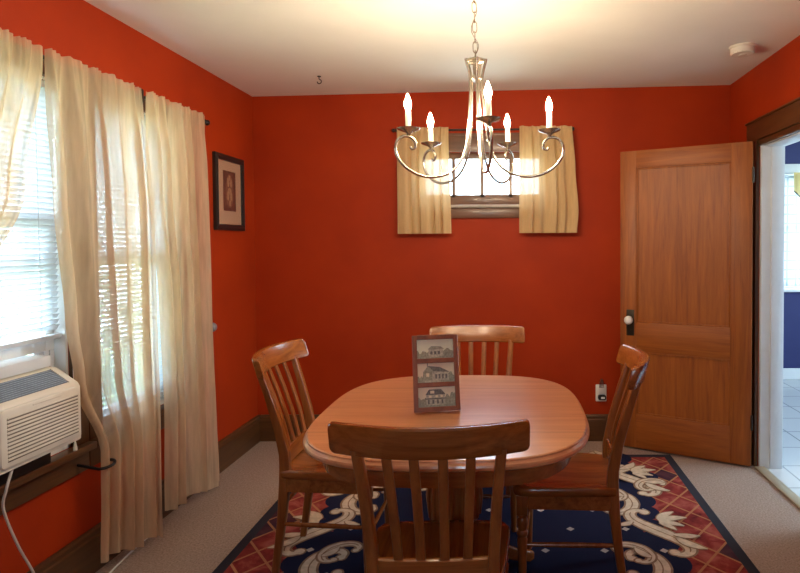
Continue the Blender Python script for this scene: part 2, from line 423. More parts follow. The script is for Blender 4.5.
# after rotation local +y faces the room (camera) because the leaf points to -x
bm = B()
box(bm, 0, st + .014, 0, .036, 0, DH, .002); box(bm, dw - st, dw, 0, .036, 0, DH, .002)
obj('stile', bm, M['doorz'], dr)
bm = B()
s0, s1 = st + .014, dw - st
box(bm, s0, s1, .0005, .0355, DH - tr, DH, .0015); box(bm, s0, s1, .0005, .0355, mr0 - .03, mr1, .0015); box(bm, s0, s1, .0005, .0355, 0, brl, .0015)
obj('rail', bm, M['doorx'], dr)
for z0, z1 in ((brl, mr0 - .03), (mr1, DH - tr)):
    bm = B()
    box(bm, s0 - .004, s1 + .004, .012, .024, z0 - .004, z1 + .004)
    for yy0, yy1 in ((.024, .032), (.004, .012)):
        box(bm, s0, s1, yy0, yy1, z0, z0 + .012, .003); box(bm, s0, s1, yy0, yy1, z1 - .012, z1, .003)
        box(bm, s0, s0 + .012, yy0, yy1, z0, z1, .003); box(bm, s1 - .012, s1, yy0, yy1, z0, z1, .003)
    obj('panel', bm, M['doorz'], dr)
kx = dw - .068
bm = B(); box(bm, kx - .026, kx + .026, -.0385 + .036 - .0005, .0, .74, .91, .001)  # outer face plate
box(bm, kx - .026, kx + .026, .0362, .041, .74, .91, .0015)
lathe(bm, [(.006, .041), (.006, .0425), (.001, .0426)], (kx, 0, .775), 10, 'y')
pl = obj('knob_plate', bm, M['brass'], dr)
bm = B(); lathe(bm, [(.009, .041), (.009, .058), (.022, .062), (.028, .072), (.028, .084), (.020, .093), (.001, .095)], (kx, 0, .845), 16, 'y')
kb = obj('knob', bm, M['outletw'], dr); kb['label'] = 'white porcelain door knob'
for z in (.22, 1.70):
    bm = B(); lathe(bm, [(.007, 0), (.007, .09)], (-.004, .036, z), 10); obj('hinge', bm, M['brass'], dr)

# ------------------------------------------------------------------ kitchen beyond the doorway
KX0, KX1, KY0, KY1 = XR + .0625, 4.6, 1.2, 5.95
bm = B(); box(bm, XR + .02, KX1, KY0, KY1, -.06, .002)
struct('floor_kitchen', bm, M['tile'], 'pale tiled floor of the next room', 'floor', smooth=0)
KW = (2.66, 3.45, .90, 2.02)
bm = B(); wall_with_holes(bm, 'y', KY1, KY1 + .14, KX0, KX1, 2.45, [KW])
struct('wall_kitchen_back', bm, M['blue'], 'blue-violet wall with the plaid-curtained window', 'wall', smooth=0)
bm = B(); wall_with_holes(bm, 'x', KX1, KX1 + .12, KY0, KY1, 2.45, [(2.2, 4.6, .9, 2.1)])  # unseen side opening added so daylight brightens the tiled floor
struct('wall_kitchen_right', bm, M['blue'], 'blue wall on the far right of the next room', 'wall', smooth=0)
bm = B(); box(bm, KX0, KX1, KY0 - .12, KY0, -.05, 2.45)
struct('wall_kitchen_front', bm, M['blue'], 'near blue wall of the next room', 'wall', smooth=0)
bm = B(); wall_with_holes(bm, 'x', XR + .0625, XR + .125, KY0, KY1, 2.45, [D1])
struct('wall_kitchen_left', bm, M['blue'], 'blue side of the doorway wall', 'wall', smooth=0)
bm = B(); box(bm, XR + .01, KX1 + .1, KY0 - .1, KY1 + .1, 2.45, 2.53)
struct('ceiling_kitchen', bm, M['white'], 'white ceiling of the next room', 'ceiling', smooth=0)
bm = B(); box(bm, KX0, KX1, KY1 - .018, KY1, .002, .11, .003)
struct('baseboard_kitchen', bm, M['white'], 'white baseboard under the blue wall', 'baseboard', smooth=0)
wr = bpy.data.objects.new('window_4', None); C.objects.link(wr); wr.location = (0, KY1, 0)
tag(wr, 'white framed window of the next room seen through the doorway', 'window', None, 'structure')
bm = B(); a, b_, c, d = KW
box(bm, a - .08, a, -.02, 0, c - .03, d + .1, .002); box(bm, b_, b_ + .08, -.02, 0, c - .03, d + .1, .002); box(bm, a - .08, b_ + .08, -.024, 0, d, d + .1, .002); box(bm, a - .1, b_ + .1, -.06, .03, c - .03, c, .003)
obj('frame', bm, M['white'], wr)
bm = B(); zm = 1.50
box(bm, a, b_, .04, .07, zm - .02, zm + .02); box(bm, a, a + .04, .04, .07, c, d); box(bm, b_ - .04, b_, .04, .07, c, d); box(bm, a, b_, .04, .07, c, c + .05); box(bm, a, b_, .04, .07, d - .05, d)
obj('sash', bm, M['white'], wr)
bm = B(); box(bm, a + .04, b_ - .04, .053, .056, c + .05, d - .05); obj('pane', bm, M['glass'], wr)
def cloth_panel(name, mat, edge_l, edge_r, ztop, zbot, along, cx, nfold, amp, label, cat, group=None, nu=120, nv=40, ph=0, rodr=.016, zvar=0, hem=None, seedv=0, sgn=1, topc=None):
    """hanging cloth.  edge_l/edge_r: f(v)->coordinate along the wall, v 0 top..1 bottom; cx: f(u,v)->distance axis"""
    rnd = random.Random(seedv)
    f1, f2, f3 = rnd.uniform(0, 6), rnd.uniform(0, 6), rnd.uniform(0, 6)
    bm = B(); g = []
    for j in range(nv + 1):
        v = j / nv; row = []
        z = None
        for i in range(nu + 1):
            u = i / nu
            el, er = edge_l(v), edge_r(v)
            z = ztop + (zbot + (hem(u) if hem else 0) - ztop) * v
            uu = u + .35 / nfold * math.sin(2 * PI * u * 2.3 + f1) * .5
            wob = math.sin(2 * PI * nfold * uu + ph + .5 * math.sin(v * 2.2 + f2))
            wob += .35 * math.sin(2 * PI * nfold * 1.9 * uu + f3 + v)
            fine = math.sin(2 * PI * nfold * 3.1 * uu + f2)
            k = min(1, v / .12)
            a = amp * (.22 + .78 * k)
            al = el + (er - el) * u + .4 * a * math.cos(2 * PI * nfold * uu + ph) * (1 if 0.02 < u < .98 else 0)
            dd = cx(u, v) + sgn * (a * wob + (1 - k) * .004 * fine)
            zz = z + (zvar * math.sin(2 * PI * u * 1.5 + f1) if v > .9 else 0)
            if j == 0: zz += .0018 * fine + .003 * wob
            if along == 'y': row.append(bm.verts.new((dd, al, zz)))
            else: row.append(bm.verts.new((al, dd, zz)))
        g.append(row)
    for j in range(nv):
        for i in range(nu): bm.faces.new((g[j][i], g[j][i + 1], g[j + 1][i + 1], g[j + 1][i]))
    o = obj(name, bm, mat, smooth=180)
    return tag(o, label, cat, group)
cloth_panel('plaid_curtain', M['plaid'], lambda v: 2.60, lambda v: 3.5, 2.0, .93, 'x', lambda u, v: KY1 - .055, 6, .008, 'sheer white curtain with blue plaid over the next room window', 'curtain', seedv=3, nv=12)
bm = B()
prev = None
for i in range(61):
    u = i / 60; x = 2.76 + .9 * u
    zb = 1.86 - .09 * abs(math.sin(u * 3 * PI)) - .06 * u
    y = KY1 - .082 - .006 * math.sin(u * 50)
    t_ = bm.verts.new((x, y, 2.03)); b2 = bm.verts.new((x, y, zb))
    t2 = bm.verts.new((x, y - .002, zb + .0)); b3 = bm.verts.new((x, y - .002, zb - .018))
    if prev:
        bm.faces.new((prev[0], t_, b2, prev[1])); bm.faces.new((prev[2], t2, b3, prev[3])).material_index = 1
    prev = (t_, b2, t2, b3)
tag(obj('valance', bm, [M['valance'], M['black']], smooth=180), 'yellow scalloped valance with dark fringe over the next room window', 'valance')

# ------------------------------------------------------------------ tall windows on the left wall
def tall_window(name, op, label):
    y0, y1, z0, z1 = op
    r = bpy.data.objects.new(name, None); C.objects.link(r); r.location = (XL, (y0 + y1) / 2, z0)
    tag(r, label, 'window', None, 'structure')
    h = z1 - z0; w = (y1 - y0) / 2
    bm = B()   # casings
    box(bm, .0005, .022, -w - .078, -w, -.0, h + .002, .003); box(bm, .0005, .022, w, w + .078, 0, h + .002, .003)
    obj('side_casing', bm, M['trimz'], r)
    bm = B(); box(bm, .0005, .026, -w - .078, w + .078, h, h + .058, .003); obj('head_casing', bm, M['trim'], r)
    bm = B(); box(bm, .0005, .055, -w - .079, w + .079, -.03, 0, .006); obj('sill', bm, M['trim'], r)
    bm = B(); box(bm, .0005, .020, -w - .078, w + .078, -.115, -.03, .003); obj('apron', bm, M['trim'], r)
    bm = B()  # jamb lining
    for s in (-1, 1):
        a, b2 = sorted((s * w, s * (w - .012))); box(bm, -.139, -.0005, a, b2, 0, h)
    box(bm, -.139, -.0005, -w, w, h - .012, h); box(bm, -.139, -.0005, -w, w, 0, .02)
    obj('jamb', bm, M['white'], r)
    return r, w, h
def sash(r, w, zb, zt, x, rail=.045):
    bm = B(); q = w - .013
    box(bm, x - .016, x + .016, -q, -q + .045, zb, zt, .002); box(bm, x - .016, x + .016, q - .045, q, zb, zt, .002)
    box(bm, x - .015, x + .015, -q + .045, q - .045, zb, zb + rail + .015, .002); box(bm, x - .015, x + .015, -q + .045, q - .045, zt - rail, zt, .002)
    s = obj('sash', bm, M['white'], r)
    bm = B(); box(bm, x - .002, x + .002, -q + .045, q - .045, zb + rail + .015, zt - rail)
    obj('pane', bm, M['glass'], s)
r1, w1, h1 = tall_window('window_1', W1, 'left tall window with white blinds holding the air conditioner')
sash(r1, w1, .395, .92, -.06); sash(r1, w1, .70, h1 - .012, -.10)
r2, w2, h2 = tall_window('window_2', W2, 'right tall window behind the cream sheer curtains')
sash(r2, w2, .02, .76, -.06); sash(r2, w2, .72, h2 - .012, -.10)

def blind(op, zbot, label):
    y0, y1, z0, z1 = op; w = (y1 - y0) / 2 - .016
    r = thing('window_blind', label, 'blind', (XL - .022, (y0 + y1) / 2, z1), 0, 'blinds in the tall windows')
    bm = B(); box(bm, -.014, .014, -w, w, -.040, -.013, .002); obj('head_rail', bm, M['blind'], r)
    bm = B(); z = -.052
    while z > zbot - z1 + .03:
        a = math.radians(58); dx, dz = .0115 * math.cos(a), .0115 * math.sin(a)
        vs = [(-dx, -w, z - dz), (0, -w, z + .0018), (dx, -w, z + dz), (dx, w, z + dz), (0, w, z + .0018), (-dx, w, z - dz)]
        q = [bm.verts.new(v) for v in vs]
        bm.faces.new((q[0], q[1], q[4], q[5])); bm.faces.new((q[1], q[2], q[3], q[4])); z -= .0215
    obj('slats', bm, M['blind'], r, smooth=0)
    bm = B(); box(bm, -.012, .012, -w, w, zbot - z1, zbot - z1 + .018, .003); obj('bottom_rail', bm, M['blind'], r)
    bm = B()
    for yy in (-w * .7, w * .7):
        tube(bm, [(0.013, yy, -.03), (.013, yy, zbot - z1 + .01)], .0012, 5)
    obj('ladder_cord', bm, M['blind'], r)
    return r
b1 = blind(W1, 1.0, 'white horizontal blind raised above the air conditioner in left window')
bm = B(); tube(bm, smoothpath([(.0, .30, -.03), (.028, .31, -.2), (.062, .325, -.9), (.066, .325, -1.41)], 4), .0013, 6)
lathe(bm, [(.002, -1.40), (.007, -1.43), (.009, -1.455), (.001, -1.46)], (.066, .325, 0), 10)
obj('pull_cord', bm, M['cordw'], b1)
b2 = blind(W2, .60, 'white horizontal blind lowered to the sill behind right sheer curtain')

# ------------------------------------------------------------------ air conditioner
AY0, AY1 = 1.66, 2.225
ac = thing('air_conditioner', 'cream window air conditioner with slatted grille on the left window sill', 'air conditioner', (XL, (AY0 + AY1) / 2, .56))
hw = (AY1 - AY0) / 2
bm = B()   # housing: profile in x-z lofted along y, front x=.13
def acprof(sx): return [(.128, .072), (.130, .09), (.130, .272), (.122, .288), (.040, .346), (-.10, .352), (-.10, .068), (.10, .062)]
secs = []
for y, k in ((-hw, .985), (-hw + .01, 1), (hw - .01, 1), (hw, .985)):
    secs.append([(x * (k if x > 0 else 1), y, .2 + (z - .2) * k) for x, z in acprof(0)])
loft(bm, secs)
box(bm, -.34, -.10, -hw + .03, hw - .03, .07, .34, .004)
obj('housing', bm, M['plastic'], ac, smooth=50)
bm = B()   # front grille plate with slat grooves
g0, g1 = -.085, hw - .012
secs = []
for x, ins in ((.128, 0), (.137, .001), (.140, .006)):
    secs.append([(x, (g0 + g1) / 2 + p[0], (.181 + p[1]) ) for p in rrect(g1 - g0 - 2 * ins, .192 - 2 * ins, .018)])
loft(bm, secs)
for k in range(12):
    z = .106 + k * .0122
    box(bm, .1395, .1408, g0 + .022, g1 - .018, z, z + .0036, 0, mi=1)
    box(bm, .1395, .1425, g0 + .022, g1 - .018, z + .0040, z + .0095, .0012, 1)
box(bm, .131, .1415, (g0 + g1) / 2 - .05, (g0 + g1) / 2 + .08, .262, .268, .002, mi=0)
obj('front_grille', bm, [M['plastic'], M['groove']], ac)
bm = B()   # sloping louvre on top
def slope(y, t, o): # t 0 front .. 1 back
    n = Vector((.058, 0, .082)).normalized()
    return Vector((.122 - .082 * t, y, .288 + .058 * t)) + n * o
for a, b2_ in ((g0 + .01, g1 - .025), (-hw + .03, g0 - .015)):
    q = [slope(a, .12, .001), slope(b2_, .12, .001), slope(b2_, .93, .001), slope(a, .93, .001)]
    poly(bm, q, 0)
    for k in range(9):
        t0 = .15 + k * .086
        loft(bm, [[slope(y, t0, .0012), slope(y, t0 + .035, .0012), slope(y, t0 + .035, .0045), slope(y, t0, .0045)] for y in (a + .006, b2_ - .006)], mi=1)
    for y in (a, b2_ - .004):
        loft(bm, [[slope(yy, .1, .0005), slope(yy, .95, .0005), slope(yy, .95, .005), slope(yy, .1, .005)] for yy in (y, y + .004)], mi=2)
obj('top_vent', bm, [M['vent'], plain('vent_louvre', (.32, .38, .46), .35), M['plastic']], ac)
bm = B()
yA = hw + .001; yB = 2.34 - .013 - (AY0 + AY1) / 2
n = 7
for k in range(n):
    a = yA + (yB - yA) * k / n; b3 = yA + (yB - yA) * (k + 1) / n
    box(bm, -.055 + .006 * (k % 2), -.045 + .006 * (k % 2), a, b3, .022, .395)
obj('side_filler', bm, M['bluewhite'], ac); bm = B()
yA = 1.62 + .013 - (AY0 + AY1) / 2
box(bm, -.05, -.04, yA, -hw - .001, .022, .395)
obj('side_filler', bm, M['bluewhite'], ac)
bm = B(); box(bm, -.075, .035, -hw + .02, hw - .02, .352, .393, .003)
obj('mounting_rail', bm, M['bluewhite'], ac)
bm = B(); tube(bm, smoothpath([(.110, -.012, .068), (.108, -.036, .007), (.092, -.030, -.062), (.082, .034, -.212), (.082, .096, -.342), (.088, .13, -.46), (.10, .17, -.545), (.13, .27, -.553), (.10, .42, -.553), (.075, .62, -.553), (.06, .9, -.553)], 8), .0042, 8)
obj('power_cord', bm, M['cordw'], ac)
# two support shims so that the unit rests on the sill
bm = B(); box(bm, -.10, .05, -hw + .05, hw - .05, .0, .064, .004); obj('support_block', bm, M['black'], ac)

# ------------------------------------------------------------------ tall curtains and rod
RX, RZ = XL + .075, 2.042
rod = thing('curtain_rod', 'long thin dark curtain rod over the two tall windows', 'curtain rod', (RX, 3.30, RZ))
bm = B(); tube(bm, [(0, -1.95, 0), (0, 0, 0)], .0075, 12); obj('pole', bm, M['bronze'], rod)
for yy, s in ((0, 1), (-1.95, -1)):
    bm = B(); lathe(bm, [(.008, 0), (.013, .003 * s), (.013, .012 * s), (.007, .018 * s), (.014, .028 * s), (.016, .036 * s), (.011, .046 * s), (.001, .05 * s)], (0, yy, 0), 14, 'y'); obj('finial', bm, M['bronze'], rod)
for yy in (-.575, -1.93):
    bm = B(); box(bm, -.0745, -.066, yy - .012, yy + .012, -.03, .045, .002); box(bm, -.068, .006, yy - .006, yy + .006, -.014, -.0085, .001)
    box(bm, .002, .013, yy - .010, yy + .010, -.03, .03, .002)
    obj('bracket', bm, M['bronze'], rod)
def pw(v, pts):
    for (a, x), (b_, y) in zip(pts[:-1], pts[1:]):
        if v <= b_: 
            t = (v - a) / (b_ - a); t = t * t * (3 - 2 * t); return x + (y - x) * t
    return pts[-1][1]
ZT = RZ + .03
base_x = lambda a, b_: (lambda u, v: a + .0185 + (b_ - a - .0185) * min(1, v / .2))
cloth_panel('sheer_curtain', M['sheer'], lambda v: pw(v, [(0, 1.52), (.5, 1.42), (1, 1.30)]), lambda v: pw(v, [(0, 2.135), (.25, 2.02), (.45, 1.80), (.6, 1.62), (1, 1.56)]), ZT, .03, 'y', base_x(RX, XL + .10), 6, .017, 'cream sheer curtain swept aside left of the air conditioner window blind', 'curtain', 'sheer curtains on the long rod', seedv=1)
cloth_panel('sheer_curtain', M['sheer'], lambda v: pw(v, [(0, 2.15), (.28, 2.165), (.5, 2.20), (.62, 2.235), (.78, 2.365), (.86, 2.36), (1, 2.345)]), lambda v: pw(v, [(0, 2.705), (.3, 2.74), (.6, 2.74), (1, 2.70)]), ZT, .008, 'y', lambda u, v: RX + .0185 + (XL + .105 - RX - .0185) * min(1, v / .25) + (.03 * max(0, v - .6) * 2 * u), 5, .021, 'cream sheer curtain hanging in the middle beside the air conditioner', 'curtain', 'sheer curtains on the long rod', seedv=2, zvar=.012, hem=lambda u: .085 * (1 - u) ** .7)
cloth_panel('sheer_curtain', M['sheer'], lambda v: pw(v, [(0, 2.745), (.2, 2.76), (.5, 2.83), (.75, 2.85), (1, 2.83)]), lambda v: pw(v, [(0, 3.285), (.5, 3.30), (1, 3.35)]), ZT, .012, 'y', base_x(RX, XL + .10), 5, .020, 'cream sheer curtain nearest the framed picture', 'curtain', 'sheer curtains on the long rod', seedv=5, zvar=.012, hem=lambda u: .075 * (1 - u))
# tieback and holdback
bm = B(); pts = []
for k in range(15):
    a = -1.9 + 3.8 * k / 14; pts.append((XL + .105 + .036 * math.cos(a), 2.382 + .036 * math.sin(a), .475 + .006 * math.sin(a)))
pts = [(XL + .001, 2.352, .485), (XL + .05, 2.345, .48)] + pts[1:-1]
tube(bm, smoothpath(pts, 3), .006, 8)
tag(obj('curtain_tieback', bm, M['black']), 'dark tieback looped round the middle sheer curtain low down', 'tieback')
hb = thing('curtain_holdback', 'grey knob holdback on the red wall beside the right sheer curtain', 'holdback', (XL, 3.365, .895))
bm = B(); lathe(bm, [(.02, .0005), (.02, .005), (.006, .008), (.006, .045)], (0, 0, 0), 14, 'x'); obj('post', bm, M['black'], hb)
bm = B(); lathe(bm, [(.008, .045), (.018, .048), (.026, .060), (.026, .072), (.018, .084), (.001, .088)], (0, 0, 0), 18, 'x'); obj('knob', bm, M['greyknob'], hb)
bm = B(); lathe(bm, [(.006, .0005), (.009, .004), (.007, .03), (.003, .031)], (0, -.004, .055), 10, 'x'); obj('peg', bm, M['black'], hb)

# ------------------------------------------------------------------ framed picture on left wall
pc = thing('framed_picture', 'small dark framed picture with tan mat on the red left wall', 'picture', (XL, 3.725, 1.452))
pw_, phh = .385, .462
def frame_ring(bm, w, h, fw, d0, d1, plane, cut=.006):
    # mitred frame: outer size w x h (origin bottom centre)
    def P(a, z, d): return (d, a, z) if plane == 'x' else (a, -d, z)
    o = [(-w / 2, 0), (w / 2, 0), (w / 2, h), (-w / 2, h)]; n_ = [(-w / 2 + fw, fw), (w / 2 - fw, fw), (w / 2 - fw, h - fw), (-w / 2 + fw, h - fw)]
    mid = [((a[0] * .45 + b[0] * .55), (a[1] * .45 + b[1] * .55)) for a, b in zip(o, n_)]
    for k in range(4):
        a, b_ = k, (k + 1) % 4
        loft(bm, [[P(*o[j], d0), P(*o[j], d1 - cut), P(*mid[j], d1), P(*n_[j], d1 - cut), P(*n_[j], d0)] for j in (a, b_)])
bm = B(); frame_ring(bm, pw_, phh, .036, .0005, .026, 'x'); obj('frame', bm, M['picframe'], pc, smooth=0)
bm = B(); box(bm, .002, .010, -pw_ / 2 + .034, pw_ / 2 - .034, .034, phh - .034); obj('mat_board', bm, M['mat'], pc, smooth=0)
bm = B(); pz0, pz1, py = .120, phh - .095, .083
poly(bm, [(.0108, -py, pz0), (.0108, py, pz0), (.0108, py, pz1), (.0108, -py, pz1)], 0)
zc = (pz0 + pz1) / 2
poly(bm, [(.0112, .052 * math.cos(t), zc + .105 * math.sin(t)) for t in [2 * PI * k / 28 for k in range(28)]], 2)
for cy_, cz_, ry, rz_ in ((-.018, .055, .016, .03), (.02, .05, .014, .026), (0.0, .0, .024, .022), (-.022, -.03, .014, .03), (.02, -.035, .015, .028), (0, .082, .012, .016), (.002, -.075, .012, .02)):
    poly(bm, [(.0116, cy_ + ry * math.cos(t), zc + cz_ + rz_ * math.sin(t)) for t in [2 * PI * k / 16 for k in range(16)]], 1)
obj('print', bm, [M['p_brown'], M['p_cream'], plain('print_russet', (.20, .09, .05), .5, var=.3, scale=50)], pc, smooth=0)
bm = B(); box(bm, .014, .0155, -pw_ / 2 + .034, pw_ / 2 - .034, .034, phh - .034); obj('pane', bm, M['glass'], pc, smooth=0)

# ------------------------------------------------------------------ small high window on the back wall
wr = bpy.data.objects.new('window_3', None); C.objects.link(wr); wr.location = (0, YB, 0)
tag(wr, 'small high four-pane window between two tan curtains', 'window', None, 'structure')
a, b_, c, d = W3
bm = B(); box(bm, a - .10, b_ + .10, -.022, -.0005, d, 2.105, .003); box(bm, a - .105, b_ + .105, -.027, -.0005, 2.095, 2.11, .002); obj('head_casing', bm, M['winx'], wr)
bm = B(); box(bm, a - .10, a, -.022, -.0005, c, d, .003); box(bm, b_, b_ + .10, -.022, -.0005, c, d, .003); obj('side_casing', bm, M['winz'], wr)
bm = B(); box(bm, a - .115, b_ + .115, -.046, .10, c - .016, c + .004, .004); obj('sill', bm, plain('worn_sill', (.42, .36, .31), .4), wr)
bm = B(); box(bm, a - .10, b_ + .10, -.020, -.0005, c - .085, c - .016, .003); obj('apron', bm, M['winx'], wr)
bm = B(); box(bm, a, b_, .03, .065, c + .004, c + .078, .002); box(bm, a, b_, .03, .065, d - .042, d, .002)
obj('sash', bm, M['winx'], wr)
bm = B(); box(bm, a, a + .045, .031, .064, c + .06, d - .04, .002); box(bm, b_ - .045, b_, .031, .064, c + .06, d - .04, .002)
for k in (1, 2, 3):
    x = a + .045 + (b_ - a - .09) * k / 4; box(bm, x - .0125, x + .0125, .030, .064, c + .06, d - .04)
obj('muntin', bm, M['winz'], wr)
for k in range(4):
    x0 = a + .045 + (b_ - a - .09) * k / 4 + .0125; x1 = a + .045 + (b_ - a - .09) * (k + 1) / 4 - .0125
    bm = B(); box(bm, x0, x1, .046, .049, c + .062, d - .042); obj('pane', bm, M['glass'], wr, smooth=0)
rod2 = thing('curtain_rod', 'short dark curtain rod above the small high window', 'curtain rod', (-.17, YB - .062, 2.125))
bm = B(); tube(bm, [(-.572, 0, 0), (.572, 0, 0)], .007, 12); obj('pole', bm, M['bronze'], rod2)
for s in (-1, 1):
    bm = B(); lathe(bm, [(.008, .572 * s), (.012, .575 * s), (.012, .587 * s), (.006, .590 * s), (.013, .599 * s), (.013, .607 * s), (.001, .615 * s)], (0, 0, 0), 14, 'x'); obj('finial', bm, M['bronze'], rod2)
    bm = B(); box(bm, .555 * s - .008, .555 * s + .008, .05, .0615, -.03, .03, .002); box(bm, .555 * s - .005, .555 * s + .005, -.009, .055, -.016, -.008, .001); obj('bracket', bm, M['bronze'], rod2)
cloth_panel('cafe_curtain', M['cafe'], lambda v: -.748, lambda v: pw(v, [(0, -.40), (1, -.385)]), 2.142, 1.43, 'x', lambda u, v: YB - .078 - .010 * min(1, v / .15), 5, .012, 'short tan curtain on the left of the small high window', 'curtain', 'short tan curtains on the small window', nv=24, seedv=8, rodr=.01)
cloth_panel('cafe_curtain', M['cafe'], lambda v: pw(v, [(0, .075), (1, .07)]), lambda v: pw(v, [(0, .425), (.4, .445), (.8, .465), (1, .455)]), 2.142, 1.43, 'x', lambda u, v: YB - .078 - .010 * min(1, v / .15), 5, .012, 'short tan curtain on the right of the small high window', 'curtain', 'short tan curtains on the small window', nv=24, seedv=11)

# ------------------------------------------------------------------ outlet, smoke detector, hook
ol = thing('wall_outlet', 'white outlet plate low on the red back wall', 'outlet', (.628, YB, .272))
bm = B()
secs = []
for y, ins in ((-.0005, 0), (-.004, 0), (-.006, .003)):
    secs.append([(p[0], y, .058 + p[1]) for p in rrect(.074 - 2 * ins, .116 - 2 * ins, .006)])
loft(bm, secs); obj('cover_plate', bm, M['outletw'], ol)
for z in (.033, .083):
    bm = B(); loft(bm, [[(p[0], y, z + p[1]) for p in rrect(.034, .030, .012)] for y in (-.006, -.008)])
    obj('receptacle', bm, M['outletw'], ol)
nl = thing('night_light', 'clear night light plugged in the top of the white outlet', 'night light', (.628, YB - .0082, .34))
bm = B(); loft(bm, [[(p[0], y, .015 + p[1]) for p in rrect(.036, .034, .008)] for y in (0, -.022)]); obj('base', bm, M['outletw'], nl)
bm = B(); loft(bm, [[(p[0] * k, -.018 + p[1], z) for p in rrect(.034, .024, .010)] for z, k in ((.033, 1), (.07, .95), (.088, .7), (.094, .35))]); obj('lamp_shade', bm, M['clear'], nl)
pa = thing('plug_adapter', 'black plug adapter in the bottom of the white outlet', 'plug', (.632, YB - .0074, .283))
bm = B(); loft(bm, [[(p[0], y, .02 + p[1]) for p in rrect(.054 - i, .034 - i, .012)] for y, i in ((0, 0), (-.024, 0), (-.028, .006))]); obj('body', bm, M['black'], pa)
bm = B(); loft(bm, [[(.004 + p[0], y, .02 + p[1]) for p in rrect(.026, .014, .004)] for y in (-.028, -.0292)]); obj('face_plate', bm, M['outletw'], pa)

sd = thing('smoke_detector', 'round white smoke detector on the ceiling near the doorway', 'smoke detector', (1.27, 3.30, ceil_z(1.27) - .001))
bm = B(); lathe(bm, [(.070, .0), (.070, -.010), (.066, -.012)], (0, 0, 0), 28); obj('mounting_plate', bm, M['plastic'], sd)
bm = B(); lathe(bm, [(.064, -.012), (.064, -.034), (.058, -.042), (.020, -.044), (.018, -.047), (.001, -.0475)], (0, 0, 0), 28)
for k in range(16):
    a_ = 2 * PI * k / 16; box(bm, .0585 * math.cos(a_) - .003, .0585 * math.cos(a_) + .003, .0585 * math.sin(a_) - .003, .0585 * math.sin(a_) + .003, -.0405, -.014)
obj('cover', bm, M['plastic'], sd)
hz = ceil_z(-1.148)
hk = thing('ceiling_hook', 'small dark hook screwed into the ceiling', 'hook', (-1.148, 3.66, hz))
bm = B(); lathe(bm, [(.012, -.0005), (.012, -.004), (.004, -.006)], (0, 0, 0), 12); obj('collar', bm, M['black'], hk)
bm = B(); tube(bm, smoothpath([(0, 0, -.004), (0, 0, -.018), (.010, 0, -.024), (.014, 0, -.034), (.006, 0, -.045), (-.007, 0, -.044), (-.012, 0, -.034)], 5), .0028, 8); obj('hook', bm, M['black'], hk)

# ------------------------------------------------------------------ rug
RX0, RX1, RY0, RY1 = -1.235, 1.022, .60, 3.805
rcx, rcy = (RX0 + RX1) / 2, (RY0 + RY1) / 2; rw, rl = (RX1 - RX0) / 2, (RY1 - RY0) / 2
TH = .010
bm = B()
def ring(i0, i1, mi):
    o = [(-rw + i0, -rl + i0), (rw - i0, -rl + i0), (rw - i0, rl - i0), (-rw + i0, rl - i0)]
    n_ = [(-rw + i1, -rl + i1), (rw - i1, -rl + i1), (rw - i1, rl - i1), (-rw + i1, rl - i1)]
    for k in range(4): poly(bm, [(*o[k], TH), (*o[(k + 1) % 4], TH), (*n_[(k + 1) % 4], TH), (*n_[k], TH)], mi)
ring(.004, .05, 0); ring(.05, .40, 1)
q = .40; poly(bm, [(-rw + q, -rl + q, TH), (rw - q, -rl + q, TH), (rw - q, rl - q, TH), (-rw + q, rl - q, TH)], 2)
loft(bm, [[(-rw, -rl, .001), (rw, -rl, .001), (rw, rl, .001), (-rw, rl, .001)], [(-rw, -rl, TH - .003), (rw, -rl, TH - .003), (rw, rl, TH - .003), (-rw, rl, TH - .003)], [(-rw + .004, -rl + .004, TH), (rw - .004, -rl + .004, TH), (rw - .004, rl - .004, TH), (-rw + .004, rl - .004, TH)]], cap=False)
poly(bm, [(-rw, -rl, .001), (-rw, rl, .001), (rw, rl, .001), (rw, -rl, .001)], 0)
def ribbon(pts, ws, z, mi, mp):
    n = len(pts); pv = None
    for i in range(n):
        t = Vector(pts[min(i + 1, n - 1)]) - Vector(pts[max(i - 1, 0)])
        if t.length < 1e-9: continue
        t.normalize(); nn = Vector((-t.y, t.x)); p = Vector(pts[i])
        a = bm.verts.new((*mp(p + nn * ws[i]), z)); b2 = bm.verts.new((*mp(p - nn * ws[i]), z))
        if pv:
            try: bm.faces.new((pv[0], a, b2, pv[1])).material_index = mi
            except ValueError: pass
        pv = (a, b2)
def disc(c, r, z, mi, mp, n=14):
    poly(bm, [(*mp(Vector((c[0] + r * math.cos(2 * PI * k / n), c[1] + r * math.sin(2 * PI * k / n)))), z) for k in range(n)], mi)
def scrollpts(p0, h0, L_, kfun, n=46):
    x, y = p0; h = h0; out = [(x, y)]; ds = L_ / n
    for i in range(n):
        s = (i + .5) / n * 2 - 1
        h += kfun(s) * ds; x += math.cos(h) * ds; y += math.sin(h) * ds; out.append((x, y))
    return out
